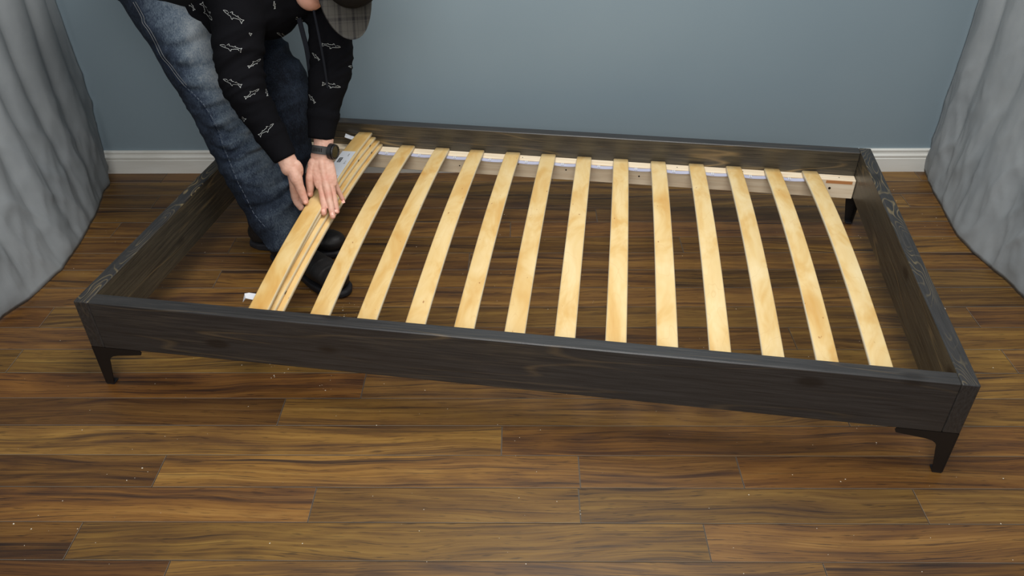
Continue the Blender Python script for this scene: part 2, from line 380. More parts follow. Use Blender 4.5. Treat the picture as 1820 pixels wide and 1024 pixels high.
rail('side_rail', T, L - T, W - T, W, (M['long'], M['inner_x']), 0, 'dark side rail by the wall')
rail('end_rail', 0, T, 0, W, (M['end'], M['inner_y']), 1)
rail('end_rail', L - T, L, 0, W, (M['end'], M['inner_y']), 1, 'end rail with swirling wood grain on top')
def ledger(y0, y1):
    o = MB().bbox(-(L - 2 * T) / 2 + .001, (L - 2 * T) / 2 - .001, y0, y1, ZL - HL, ZL, .002).build('support_strip', M['pine'], bed)
    o.location = (L / 2, 0, 0); return o
lf = ledger(W - T - DL, W - T); ledger(T, T + DL)
yf = W - T - DL
for x, z, r in [(-.62, .028, .0032), (-.30, .03, .0022), (.06, .04, .0026), (.30, .034, .0028), (.62, .04, .0030), (.90, .036, .0042), (-.10, .05, .0015), (.75, .056, .0017), (-.78, .045, .0016)]:
    MB().cyl((x, yf + .0006, ZL - HL + z - .002), (0, -1, 0), r, .0012, 12).build('screw', M['screw'] if r > .003 else M['hole'], lf)
MB().box(.885, .965, yf - .0004, yf + .0004, ZL - .014, ZL - .004).build('glue_stain', M['orange'], lf)
for k in range(8):
    x = -.85 + k * .25 + .03 * sin(k * 3)
    MB().cyl((x, W - T - DL * .55, ZL - .0002), (0, 0, 1), .002, .0006, 10).build('screw', M['hole'], lf)

# metal legs: an angle-profile bracket tapering to a small foot
def leg(cx, cy, sx, sy):
    root = MB(); h = H - HB
    # wing outline in (u along the rail, z)
    pts = [(0.0005, .004), (.0005, h), (.128, h), (.131, h - .006), (.128, h - .0135), (.064, h - .0225), (.050, h - .0265), (.041, h - .033), (.036, h - .042), (.034, h - .055), (.022, .004)]
    pts = [(u, z) for u, z in pts]
    pts2 = [(u + (h - z) * 0.0, z) for u, z in pts]
    th = .003; n = len(pts2)
    for ax in (0, 1):
        Vv = []
        for off in (0.0008, .0008 + th):
            for u, z in pts2:
                x, y = (u, off) if ax == 0 else (off, u)
                Vv.append((cx + sx * x, cy + sy * y, z))
        root.add(Vv, [tuple(range(n)), tuple(range(n, 2 * n))[::-1]] + [(i, (i + 1) % n, n + (i + 1) % n, n + i) for i in range(n)])
    o = root.build('leg', M['metal'], bed)
    b = MB(); x0, x1 = sorted((cx + sx * .001, cx + sx * .066)); y0, y1 = sorted((cy + sy * .001, cy + sy * .066)); b.box(x0, x1, y0, y1, h - .003, h - .0002)
    b.build('mounting_plate', M['metal'], o)
    f = MB(); x0, x1 = sorted((cx + sx * .001, cx + sx * .022)); y0, y1 = sorted((cy + sy * .001, cy + sy * .022)); f.bbox(x0, x1, y0, y1, .0002, .0055, .0012)
    f.build('foot_pad', M['sole'], o)
    return o
for sx, sy, cx, cy in ((1, 1, 0, 0), (-1, 1, L, 0), (1, -1, 0, W), (-1, -1, L, W)): leg(cx, cy, sx, sy)

# ------------------------------------------------------------------ slatted base lying on the frame's support strips
base = empty('slatted_base', (FX, FY, 0), FR)
tag(base, 'pale birch slatted bed base half unrolled inside the dark bed frame', 'bed slats')
B0, B1 = .046, 1.066
ST = .0122
def slat_mesh(w=.0495, crown=.030, b0=B0, b1=B1):
    nb = 28; Vv = []; Ff = []; r = .0040; hw = w / 2
    cs = [(-hw + r * .3, 0), (hw - r * .3, 0), (hw, r * .9), (hw, ST - r * .9), (hw - r * .35, ST - r * .2), (hw - r, ST), (-hw + r, ST), (-hw + r * .35, ST - r * .2), (-hw, ST - r * .9), (-hw, r * .9)]
    m = len(cs); mid = (b1 - b0) / 2
    for k in range(nb + 1):
        y = -mid + 2 * mid * k / nb; z = crown * (1 - (y / mid) ** 2)
        e = .0 if 0 < k < nb else .0015
        for (x, zz) in cs: Vv.append((x * (1 - e * 20), y, z + zz * (1 if not e else .85) + (.0006 if e else 0)))
    for k in range(nb):
        for i in range(m): Ff.append((k * m + i, k * m + (i + 1) % m, (k + 1) * m + (i + 1) % m, (k + 1) * m + i))
    Ff += [tuple(range(m))[::-1], tuple(range(nb * m, nb * m + m))]
    me = bpy.data.meshes.new('slat'); me.from_pydata(Vv, [], Ff); me.update(); me.materials.append(M['birch'])
    import bmesh
    bm = bmesh.new(); bm.from_mesh(me); bmesh.ops.recalc_face_normals(bm, faces=bm.faces); bm.to_mesh(me); bm.free()
    me.polygons.foreach_set('use_smooth', [len(p.vertices) == 4 for p in me.polygons])
    me.materials.append(M['edge'])
    me.polygons.foreach_set('material_index', [1 if abs(p.normal.x) > .55 else 0 for p in me.polygons])
    return me
SM = slat_mesh()
def place_slat(aN, aF, z, b0=B0, b1=B1, me=SM, tone=(1, 1, 1), dz=0):
    o = bpy.data.objects.new('slat', me); COL.objects.link(o); o.parent = base
    o.location = ((aN + aF) / 2, (b0 + b1) / 2, z); o.rotation_euler = (0, 0, -math.atan2(aF - aN, b1 - b0)); o.color = (*tone, 1)
    return o
slatpos = []
nearA = [.562, .681, .802, .921, 1.043, 1.162, 1.281, 1.399, 1.518, 1.636, 1.754, 1.870]
farA = [.530, .651, .770, .892, 1.011, 1.130, 1.250, 1.371, 1.493, 1.611, 1.731, 1.848]
farB = [1.071, 1.064, 1.067, 1.066, 1.072, 1.063, 1.066, 1.064, 1.061, 1.059, 1.059, 1.061]
rs = random.Random(4)
for i, (n_, f_) in enumerate(zip(nearA, farA)):
    n_ += .002; t = i / 11
    tone = (1.0, .95 + .05 * t, .86 + .14 * t); k = rs.uniform(.96, 1.03); tone = tuple(c * k for c in tone)
    place_slat(n_, f_, ZL, tone=tone).location.y += (farB[i] - 1.066) * .4
    slatpos.append((n_, f_))
# the bundle: bottom slat in its row, three more stacked on it, fanned a little
stack = [(.446, .417, ZL, (1, .9, .76), 0), (.432, .409, ZL + .0130, (1, .93, .82), -.003), (.421, .397, ZL + .0260, (1, .93, .8), -.004), (.430, .384, ZL + .0390, (.97, .9, .76), .002)]
for k, (n_, f_, z, tone, db) in enumerate(stack):
    o = place_slat(n_, f_, z, tone=tone); o.location.y += db
    if k == 3: o['label'] = 'topmost slat of the bundle, with the white sticker'; topslat = o
    if k in (1, 2):   # ink stamps on the edges
        for s0, y0 in ((1, .43), (1, -.42), (1, .30)) if k == 2 else ((1, .40), (1, -.39)):
            ins = MB()
            zc = .030 * (1 - (y0 / .51) ** 2)
            for q in range(4): ins.box(.0247, .0251, y0 + q * .0035, y0 + q * .0035 + .0022, zc + .003, zc + .0068)
            ins.build('ink_stamp', M['ink'], o)
# sticker on the top slat (follows the crown)
def on_slat(o, x0, x1, y0, y1, lift, name, mat, parent=None, n=10):
    Vv = []; mid = (B1 - B0) / 2
    for k in range(n + 1):
        y = y0 + (y1 - y0) * k / n; z = .030 * (1 - (y / mid) ** 2) + ST + lift
        Vv += [(x0, y, z), (x1, y, z)]
    Ff = [(2 * k, 2 * k + 1, 2 * k + 3, 2 * k + 2) for k in range(n)]
    s = mesh_obj(name, Vv, Ff, mat, parent or o); return s
stk = on_slat(topslat, -.0235, .0205, .10, .325, .0003, 'sticker', M['paper'], n=24)
sd = stk
def pr(x0, x1, y0, y1, mat=M['ink']): return (x0, x1, y0, y1, mat)
inkm = []
blk = [pr(-.0165, -.0055, .235, .272), pr(.004, .0050, .285, .305), pr(.0063, .0072, .283, .303, M['grey_ink']), pr(.006, .0130, .228, .2295, M['grey_ink']), pr(.008, .0085, .225, .25, M['grey_ink']), pr(.0095, .010, .225, .25, M['grey_ink']), pr(.011, .0115, .225, .25, M['grey_ink']), pr(-.012, -.0095, .166, .174)]
for q in range(13): blk.append(pr(-.012 + q * .0021, -.012 + q * .0021 + random.choice((.0007, .0012)), .115, .135 + (0.008 if q in (0, 6, 12) else 0), M['grey_ink'] if q % 3 else M['ink']))
for q, (x0, x1, y0, y1, mt) in enumerate(blk): on_slat(topslat, x0, x1, y0, y1, .0005, 'printed_mark', mt, stk, n=4).location = (0, 0, 0)
for q in range(4): on_slat(topslat, -.0145, -.0075, .2385 + q * .0085, .2412 + q * .0085, .0007, 'printed_mark', M['paper'], stk, n=2)

# woven webbing that joins the slats under both ends
def ribbon(p0, p1, wid, sag, name='webbing_strap', n=8):
    Vv = []; th = .0012
    for k in range(n + 1):
        t = k / n; a = p0[0] + (p1[0] - p0[0]) * t; b = p0[1] + (p1[1] - p0[1]) * t; z = p0[2] + (p1[2] - p0[2]) * t - sag * 4 * t * (1 - t)
        Vv += [(a, b - wid / 2, z), (a, b + wid / 2, z), (a, b + wid / 2, z + th), (a, b - wid / 2, z + th)]
    Ff = [(4 * k + i, 4 * k + (i + 1) % 4, 4 * k + 4 + (i + 1) % 4, 4 * k + 4 + i) for k in range(n) for i in range(4)] + [(0, 1, 2, 3), (4 * n + 3, 4 * n + 2, 4 * n + 1, 4 * n)]
    return mesh_obj(name, Vv, Ff, M['webbing'], base)
allp = [(.446, .417)] + slatpos
for i in range(len(allp) - 1):
    for b, key in ((1.020, 1), (.092, 0)):
        fa = lambda p: p[0] + (p[1] - p[0]) * (b - B0) / (B1 - B0)
        a0, a1 = fa(allp[i]) + .0215, fa(allp[i + 1]) - .0215
        zc = ZL + .030 * (1 - ((b - .556) / .51) ** 2) - .0050
        o = ribbon((a0, b, zc), (a1, b, zc), .019, .0025)
        if key:
            for dd in (.006, .011): MB().box(a0 + dd + .018, a0 + dd + .021, b - .0075, b + .0075, zc - .0008 + .0006, zc + .0022).build('staple', M['paper'], o)
for (a, b, s) in ((.368, 1.045, 1), (.388, .140, 1)):   # loose folded strap ends sticking out of the bundle
    z = ZL + .030
    Vv = [(a + .012, b - .012, z), (a + .012, b + .014, z), (a - .022, b + .012, z + .004), (a - .022, b - .010, z + .003), (a - .034, b + .004, z - .008), (a - .032, b - .010, z - .010), (a - .028, b + .001, z + .009)]
    if b > 1: Vv = [(a + .010, b - .014, z), (a + .010, b + .012, z), (a - .030, b + .016, z + .006), (a - .030, b - .006, z + .005), (a - .052, b + .016, z + .014), (a - .050, b - .004, z + .010), (a - .034, b + .004, z + .014)]
    o = mesh_obj('strap_end', Vv, [(0, 1, 2, 3), (3, 2, 6), (2, 4, 6), (6, 4, 5), (3, 6, 5)], M['paper'], base)
    md = o.modifiers.new('t', 'SOLIDIFY'); md.thickness = .001

# ------------------------------------------------------------------ the man
def catmull(P, R, sub):
    P = [np.array(p, float) for p in P]; n = len(P)
    if n < 3:
        ts = np.linspace(0, 1, sub + 1); return [P[0] + (P[1] - P[0]) * t for t in ts], [np.array(R[0]) + (np.array(R[1]) - np.array(R[0])) * t for t in ts]
    E = [2 * P[0] - P[1]] + P + [2 * P[-1] - P[-2]]; RR = [np.array(r, float) for r in R]; ER = [RR[0]] + RR + [RR[-1]]
    o, ro = [], []
    for i in range(1, n):
        for k in range(sub):
            t = k / sub
            def c(a, b, c_, d): return .5 * ((2 * b) + (-a + c_) * t + (2 * a - 5 * b + 4 * c_ - d) * t * t + (-a + 3 * b - 3 * c_ + d) * t ** 3)
            o.append(c(E[i - 1], E[i], E[i + 1], E[i + 2])); ro.append(c(ER[i - 1], ER[i], ER[i + 1], ER[i + 2]))
    o.append(P[-1]); ro.append(RR[-1]); return o, ro
def tube(mb, pts, rad, up=(0, 0, 1), seg=20, sub=5, cap=True):
    """closed tapering tube; rad entries are r or (r_side, r_up)"""
    rad = [(r, r) if isinstance(r, (int, float)) else r for r in rad]
    P, R = catmull(pts, rad, sub)
    n = len(P); up = np.array(up, float); rings = []
    T_ = [P[min(i + 1, n - 1)] - P[max(i - 1, 0)] for i in range(n)]; T_ = [t / (np.linalg.norm(t) + 1e-9) for t in T_]
    seq = []
    if cap:
        for a in (80, 60, 38, 18): seq.append((P[0] - T_[0] * min(R[0]) * sin(radians(a)), T_[0], R[0] * cos(radians(a))))
    seq += [(P[i], T_[i], R[i]) for i in range(n)]
    if cap:
        for a in (18, 38, 60, 80): seq.append((P[-1] + T_[-1] * min(R[-1]) * sin(radians(a)), T_[-1], R[-1] * cos(radians(a))))
    Vv = []; 
    for p, t, r in seq:
        u = up - t * (up @ t)
        if np.linalg.norm(u) < .05: u = np.array([1., .3, 0]) - t * t[0]
        u /= np.linalg.norm(u); s = np.cross(t, u)
        for k in range(seg):
            a = 2 * pi * k / seg; Vv.append(p + s * r[0] * cos(a) + u * r[1] * sin(a))
    m = len(seq)
    Ff = [(j * seg + k, j * seg + (k + 1) % seg, (j + 1) * seg + (k + 1) % seg, (j + 1) * seg + k) for j in range(m - 1) for k in range(seg)]
    Ff += [tuple(range(seg))[::-1], tuple(range((m - 1) * seg, m * seg))]
    mb.add(Vv, Ff)
def ball(mb, c, rx, ry, rz, ax=None, seg=20):
    """ellipsoid; ax = (X, Y, Z) unit axes"""
    X, Y, Z = ax if ax else (np.array([1, 0, 0]), np.array([0, 1, 0]), np.array([0, 0, 1]))
    c = np.array(c, float); Vv = []; m = seg // 2
    for j in range(1, m):
        th = pi * j / m
        for k in range(seg):
            a = 2 * pi * k / seg; Vv.append(c + X * rx * sin(th) * cos(a) + Y * ry * sin(th) * sin(a) + Z * rz * cos(th))
    Vv += [c + Z * rz, c - Z * rz]; n0 = (m - 1) * seg
    Ff = [(j * seg + k, j * seg + (k + 1) % seg, (j + 1) * seg + (k + 1) % seg, (j + 1) * seg + k) for j in range(m - 2) for k in range(seg)]
    Ff += [(n0, (k + 1) % seg, k) for k in range(seg)] + [(n0 + 1, (m - 2) * seg + k, (m - 2) * seg + (k + 1) % seg) for k in range(seg)]
    mb.add(Vv, Ff)
def remesh(mb, voxel, smooth=3, fac=.5, decimate=None):
    me = bpy.data.meshes.new('tmp'); me.from_pydata(mb.v, [], mb.f); me.update()
    o = bpy.data.objects.new('tmp', me); COL.objects.link(o)
    md = o.modifiers.new('r', 'REMESH'); md.mode = 'VOXEL'; md.voxel_size = voxel
    if smooth: s = o.modifiers.new('s', 'SMOOTH'); s.iterations = smooth; s.factor = fac
    if decimate: d = o.modifiers.new('d', 'DECIMATE'); d.ratio = decimate
    dg = bpy.context.evaluated_depsgraph_get(); dg.update()
    m2 = bpy.data.meshes.new_from_object(o.evaluated_get(dg))
    bpy.data.objects.remove(o); bpy.data.meshes.remove(me)
    return m2
def arrs(me):
    co = np.empty(len(me.vertices) * 3); me.vertices.foreach_get('co', co); no = np.empty(len(me.vertices) * 3); me.vertices.foreach_get('normal', no)
    return co.reshape(-1, 3), no.reshape(-1, 3)
def put(name, me, mat, parent):
    me.materials.clear(); me.materials.append(mat); me.polygons.foreach_set('use_smooth', [True] * len(me.polygons)); me.name = name
    o = bpy.data.objects.new(name, me); COL.objects.link(o); o.parent = parent; return o
def seg_param(P, A, B):
    A = np.array(A); B = np.array(B); d = B - A; t = ((P - A) @ d) / (d @ d); tc = np.clip(t, 0, 1)
    return t, np.linalg.norm(P - (A + tc[:, None] * d), axis=1)
def nz(P, s, off=0):
    return np.array([noise.noise(Vector((p[0] * s[0] + off, p[1] * s[1], p[2] * s[2]))) for p in P])
def crossn(P, A, B, along, around, off=0):
    """noise in limb coordinates: stretched around the limb so that folds run across it"""
    A = np.array(A); B = np.array(B); d = (B - A) / np.linalg.norm(B - A); s = (P - A) @ d; R_ = (P - A) - s[:, None] * d
    return np.array([noise.noise(Vector((R_[i][0] * around + off, R_[i][1] * around, R_[i][2] * around + s[i] * along))) for i in range(len(P))])

# joints (metres)
an_R, kn_R, hip_R = (-.745, -.600, .10), (-.835, -.560, .470), (-1.055, -.44, .86)
an_L, kn_L, hip_L = (-.775, -.485, .10), (-.700, -.370, .460), (-.965, -.27, .87)
wr_R, el_R, sh_R = (-.650, -.679, .385), (-.748, -.620, .583), (-.735, -.515, .845)
wr_L, el_L, sh_L = (-.565, -.606, .390), (-.534, -.500, .600), (-.540, -.300, .845)
neck = (-.625, -.415, .90)
hh = np.array([.74, -.64, .22]); hh /= np.linalg.norm(hh)
hf = np.array([.05, -.28, -.95]); hf -= hh * (hf @ hh); hf /= np.linalg.norm(hf)
hr = np.cross(hf, hh)
hc = np.array([-.468, -.545, .868])
HP = lambda r, f, h: hc + hr * r + hf * f + hh * h

man = empty('person', (-.76, -.55, 0))
tag(man, 'man in a black shark-print hoodie and blue jeans bending over the slats', 'person')
inv = Matrix.Translation((.76, .55, 0))
# --- skin: one continuous body
bd = MB()
tube(bd, [(-1.02, -.43, .86), (-.925, -.495, .665), (-.845, -.552, .475), (-.79, -.575, .30), an_R], [.065, .06, .05, .045, .036]); tube(bd, [(-.965, -.27, .86), (-.858, -.325, .66), (-.720, -.375, .47), (-.74, -.425, .29), an_L], [.065, .06, .05, .045, .036])
tube(bd, [(-1.02, -.36, .88), (-.86, -.38, .93), (-.70, -.40, .90)], [(.13, .09), (.12, .085), (.14, .09)])
tube(bd, [sh_L, (-.63, -.41, .875), sh_R], [.05, .06, .05])
tube(bd, [sh_R, el_R, (-.690, -.655, .465)], [.045, .035, .024]); tube(bd, [sh_L, el_L, (-.548, -.558, .480)], [.045, .035, .024])
tube(bd, [neck, tuple(HP(0, -.03, -.06))], [.056, .055])
ax = (hr, hf, hh)
ball(bd, HP(0, -.005, .03), .076, .095, .085, ax); ball(bd, HP(0, .032, -.055), .060, .062, .082, ax); ball(bd, HP(0, .07, -.085), .028, .022, .022, ax); ball(bd, HP(.022, .062, -.112), .042, .044, .036, ax)
tube(bd, [tuple(HP(0, .085, .005)), tuple(HP(0, .105, -.030)), tuple(HP(0, .092, -.038))], [.009, .013, .012]); 
for s in (-1, 1):
    ball(bd, HP(s * .03, .083, .012), .022, .012, .009, ax)
    tube(bd, [tuple(HP(s * .076, -.012, .008)), tuple(HP(s * .082, -.02, -.015)), tuple(HP(s * .074, -.01, -.040))], [(.006, .014), (.006, .017), (.005, .010)], up=hf)
ball(bd, HP(0, .090, -.058), .024, .010, .005, ax); ball(bd, HP(0, .088, -.068), .021, .010, .006, ax)
bodyme = remesh(bd, .006, 2)
# --- hands and forearms, finer
hd = MB()
def finger(P, r, up):
    r = [k * 1.09 for k in r]
    tube(hd, P, r, up=up, seg=14, sub=4)
upL = (.15, -.75, .60)
# left hand, flat on the bundle
tube(hd, [(-.549, -.553, .495), (-.560, -.588, .425), wr_L, (-.569, -.622, .368)], [(.032, .029), (.0285, .025), (.0275, .022), (.031, .021)], up=upL)
LM = dict(i=(-.5745, -.659, .319), m=(-.5585, -.664, .322), r=(-.546, -.655, .317), p=(-.541, -.641, .308))
for k, a0 in (('i', (-.577, -.622, .366)), ('m', (-.569, -.624, .371)), ('r', (-.560, -.620, .369)), ('p', (-.557, -.613, .364))):
    m_ = LM[k]; mid = tuple((np.array(a0) + np.array(m_)) / 2 + np.array((0, -.002, .002)))
    tube(hd, [a0, mid, m_], [(.0135, .0140), (.0128, .0130), (.0118, .0118)], up=upL, seg=14)
finger([LM['i'], (-.565, -.689, .282), (-.5595, -.713, .2655), (-.5555, -.741, .2535)], [.0106, .0096, .0086, .0072], upL)
finger([LM['m'], (-.547, -.695, .286), (-.539, -.718, .264), (-.5305, -.746, .2455)], [.0106, .0098, .0088, .0073], upL)
finger([LM['r'], (-.5385, -.678, .284), (-.531, -.697, .262), (-.525, -.715, .2430)], [.0102, .0093, .0083, .0070], upL)
finger([LM['p'], (-.5335, -.646, .281), (-.527, -.647, .264), (-.5195, -.652, .2475)], [.0092, .0082, .0073, .0060], upL)
finger([(-.580, -.625, .362), (-.594, -.640, .340), (-.6015, -.656, .320), (-.6035, -.664, .296), (-.6060, -.672, .2765)], [.0155, .0150, .0118, .0108, .0086], upL)
ball(hd, (-.5905, -.634, .343), .020, .016, .028)
tube(hd, [(-.569, -.618, .376), (-.565, -.640, .345), (-.5575, -.664, .314), (-.5545, -.673, .302)], [(.026, .0150), (.0335, .0155), (.0335, .0125), (.030, .0075)], up=upL, seg=24)
# right hand, gripping the bundle's left edge
upR = (.35, -.75, .55)
tube(hd, [(-.702, -.647, .492), (-.672, -.666, .430), wr_R, (-.643, -.687, .366)], [(.031, .029), (.027, .025), (.026, .023), (.026, .022)], up=upR)
RM = dict(i=(-.6435, -.690, .312), m=(-.648, -.674, .308), r=(-.6495, -.658, .309), p=(-.648, -.642, .313))
for k, a0 in (('i', (-.640, -.690, .366)), ('m', (-.645, -.682, .362)), ('r', (-.650, -.674, .362)), ('p', (-.652, -.665, .365))):
    tube(hd, [a0, RM[k]], [(.013, .014), (.0108, .0112)], up=upR, seg=14)
finger([RM['i'], (-.6445, -.688, .281), (-.6420, -.690, .259), (-.632, -.694, .2425)], [.0104, .0095, .0085, .0070], upR)
finger([RM['m'], (-.6515, -.672, .274), (-.648, -.671, .249), (-.636, -.674, .233)], [.0104, .0096, .0086, .0072], upR)
finger([RM['r'], (-.6545, -.654, .277), (-.650, -.653, .254), (-.638, -.655, .239)], [.0100, .0092, .0083, .0070], upR)
finger([RM['p'], (-.653, -.637, .284), (-.649, -.636, .265), (-.639, -.638, .252)], [.0090, .0082, .0073, .0062], upR)
finger([(-.634, -.694, .362), (-.6275, -.7025, .342), (-.6215, -.7075, .323), (-.6155, -.711, .300), (-.6075, -.720, .2785)], [.0155, .0160, .0125, .0110, .0086], upR)
ball(hd, (-.632, -.695, .338), .014, .012, .026)
ball(hd, (-.629, -.682, .360), .020, .018, .030); ball(hd, (-.634, -.672, .330), .013, .018, .034)
handme = remesh(hd, .0017, 4, .5)
# join into one mesh, redness on knuckles and tips
co1, _ = arrs(bodyme); co2, no2 = arrs(handme)
f1 = [tuple(p.vertices) for p in bodyme.polygons]; f2 = [tuple(i + len(co1) for i in p.vertices) for p in handme.polygons]
# tendons, creases
tips = np.array([(-.556, -.737, .2555), (-.532, -.741, .2475), (-.525, -.715, .243), (-.5175, -.657, .2435), (-.606, -.672, .2765), (-.6075, -.72, .2785), LM['i'], LM['m'], LM['r'], LM['p'], (-.547, -.695, .286), (-.565, -.689, .282), (-.5385, -.678, .284), (-.6155, -.711, .300)])
dmin = np.min(np.linalg.norm(co2[:, None, :] - tips[None], axis=2), axis=1)
red = np.exp(-(dmin / .013) ** 2)
disp = nz(co2, (160, 160, 160)) * .0005 + nz(co2, (60, 60, 60), 5) * .0008
for k_ in ('i', 'm', 'r', 'p'):   # knuckle swelling and extensor tendons on the back of the left hand
    d_ = np.linalg.norm(co2 - np.array(LM[k_]), axis=1); disp += .0015 * np.exp(-(d_ / .008) ** 2)
    t_, dd_ = seg_param(co2, (-.567, -.620, .372), LM[k_]); disp += .0011 * np.exp(-(dd_ / .0135) ** 8) * np.exp(-((np.abs(np.cross(co2 - np.array(LM[k_]), (np.array(LM[k_]) - np.array((-.567, -.62, .372))) / .07)).sum(axis=1)) / .006) ** 2)
for P_ in ((-.565, -.689, .282), (-.547, -.695, .286), (-.5385, -.678, .284), (-.5335, -.646, .281), (-.6035, -.664, .296), (-.6155, -.711, .300)):
    d_ = np.linalg.norm(co2 - np.array(P_), axis=1); disp += .0009 * np.exp(-(d_ / .007) ** 2) + .0004 * np.sin(co2[:, 2] * 2400) * np.exp(-(d_ / .006) ** 2)
co2 = co2 + no2 * disp[:, None]
me = bpy.data.meshes.new('body'); me.from_pydata([tuple(c) for c in co1] + [tuple(c) for c in co2], [], f1 + f2); me.update()
at = me.attributes.new('red', 'FLOAT', 'POINT'); fr = np.exp(-(np.linalg.norm(co1 - HP(0, .04, -.02), axis=1) / .09) ** 2) * .9
at.data.foreach_set('value', np.concatenate([fr, red]).astype(np.float32))
body = put('body', me, M['skin'], man); body.matrix_parent_inverse = inv
def child(o, par=man):
    o.parent = par; o.matrix_parent_inverse = inv; return o
bodybvh = BVHTree.FromPolygons([Vector(c) for c in np.vstack([co1, co2])], f1 + f2)
def ray(px, py):
    """direction of sight through a point of the picture, used to pick spots on the clothes"""
    return (CF + CR * ((px - 910) / 1428.19) + CU * ((512 - py) / 1428.19)).normalized()
def nail(tip, back, r=.0042):
    """small nail plate just behind a fingertip, on the side turned up and to the front"""
    tip = Vector(tip); back = Vector(back); d = (tip - back).normalized(); c = tip + d * .0015
    upv = Vector((0, -.65, .76)); upv = (upv - d * upv.dot(d)).normalized(); s = d.cross(upv); Vv = []
    for i in range(-3, 4):
        for j in range(0, 5):
            p = c + s * (i / 3 * r) + d * ((j - 2.5) * .0022) + upv * .02
            h = bodybvh.ray_cast(p, -upv)
            q = h[0] if h[0] is not None else p - upv * .013
            Vv.append(q + upv * (.0005 - .0001 * abs(i)))
    return child(mesh_obj('fingernail', Vv, [(i * 5 + j, i * 5 + j + 1, (i + 1) * 5 + j + 1, (i + 1) * 5 + j) for i in range(6) for j in range(4)], M['nail'], None, True), body)
for tp, bk in (((-.556, -.737, .2555), (-.5595, -.713, .2655)), ((-.532, -.741, .2475), (-.539, -.718, .264)), ((-.525, -.715, .243), (-.531, -.697, .262)), ((-.5175, -.657, .2435), (-.526, -.650, .262)), ((-.6060, -.672, .2765), (-.6035, -.664, .296)), ((-.6075, -.72, .2785), (-.6155, -.711, .300))):
    n_ = nail(tp, bk); n_.parent = body; n_.matrix_parent_inverse = Matrix.Identity(4)

# --- jeans
jm = MB()
legR = [(-1.020, -.43, .87), (-.925, -.495, .665), (-.845, -.552, .475), (-.790, -.575, .300), (-.745, -.590, .150), (-.728, -.598, .070)]
tube(jm, legR, [(.110, .104), (.098, .094), (.087, .083), (.085, .083), (.081, .079), (.078, .076)], up=(-.6, .8, 0), seg=28, sub=6, cap=False)
legL = [(-.965, -.27, .88), (-.858, -.325, .660), (-.720, -.375, .470), (-.740, -.425, .290), (-.768, -.470, .150), (-.772, -.475, .09)]
tube(jm, legL, [(.115, .105), (.098, .092), (.082, .078), (.080, .078), (.076, .073), (.073, .070)], up=(-.6, .8, 0), seg=28, sub=6, cap=False)
ball(jm, (-1.04, -.35, .90), .17, .20, .15); ball(jm, (-1.10, -.40, .88), .12, .13, .13)
jme = remesh(jm, .0055, 3)
co, no = arrs(jme)
tR, dR = seg_param(co, legR[0], legR[2]); tR2, dR2 = seg_param(co, legR[2], legR[5])
tL, dL = seg_param(co, legL[0], legL[2]); tL2, dL2 = seg_param(co, legL[2], legL[5])
isR = (np.minimum(dR, dR2) < np.minimum(dL, dL2))
n1 = crossn(co, legR[0], legR[4], 34, 9); n2 = crossn(co, legR[0], legR[4], 17, 5, 4); n3 = nz(co, (11, 11, 11))
ridge = 1 - np.abs(n2) * 2.4
d = .0042 * n1 + .009 * np.clip(ridge, -.4, 1) * (.4 + .6 * np.clip(n3 + .5, 0, 1)) + .004 * n3
kneeR = np.exp(-(np.linalg.norm(co - np.array((-.83, -.56, .42)), axis=1) / .14) ** 2)
n4 = crossn(co, legR[2], legR[5], 46, 10, 9); d += kneeR * .008 * (1 - np.abs(n4) * 3)
for z0, tl, dp in ((.685, .10, .006), (.625, -.05, .008), (.560, -.16, .010), (.515, .10, .006), (.455, -.22, .011), (.405, -.30, .012), (.365, .12, .008), (.30, -.2, .006), (.22, .15, .006)):
    u_ = (co - np.array(legR[2])) @ np.array((.85, .0, .0)); s_ = co[:, 2] - z0 - tl * u_ - .012 * n3
    dp *= .6
    d -= isR * dp * np.exp(-(s_ / .008) ** 2) * np.clip(.3 + 1.2 * (no @ np.array((.6, -.6, 0))), 0, 1); d += isR * dp * .8 * np.exp(-((s_ - .02) / .013) ** 2) * np.clip(.3 + 1.2 * (no @ np.array((.6, -.6, 0))), 0, 1)
hemz = np.exp(-np.clip(co[:, 2] - .07, 0, 9) / .06); n5 = crossn(co, legR[2], legR[5], 60, 9, 2); d += hemz * .005 * n5
d -= .004
bk = np.clip(1 + 1.6 * (no @ np.array((-.8, -.1, .1))), 0, 1) * isR; d *= 1 - .55 * np.clip(1.4 * (no @ np.array((-.85, 0, -.2))), 0, 1)
co = co + no * d[:, None]
zm = .066 + 1.25 * np.clip(-.742 - co[:, 0], 0, .2); co[:, 2] = np.where(isR & (co[:, 2] < .25), np.maximum(co[:, 2], zm), co[:, 2])
jme.vertices.foreach_set('co', co.ravel()); jme.update()
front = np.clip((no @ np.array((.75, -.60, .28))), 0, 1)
fz = front ** 2 * (.44 * np.clip((co[:, 2] - .30) / .30, 0, 1) + .22) * np.where(isR, 1, .12) + np.where(isR, .16, .02)  # worn dye, plus the torso's shadow on the left leg put into the colour
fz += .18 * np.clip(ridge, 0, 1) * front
at = jme.attributes.new('fade_shade', 'FLOAT', 'POINT'); at.data.foreach_set('value', fz.astype(np.float32))
jeans = put('jeans', jme, M['denim'], man); jeans.matrix_parent_inverse = inv

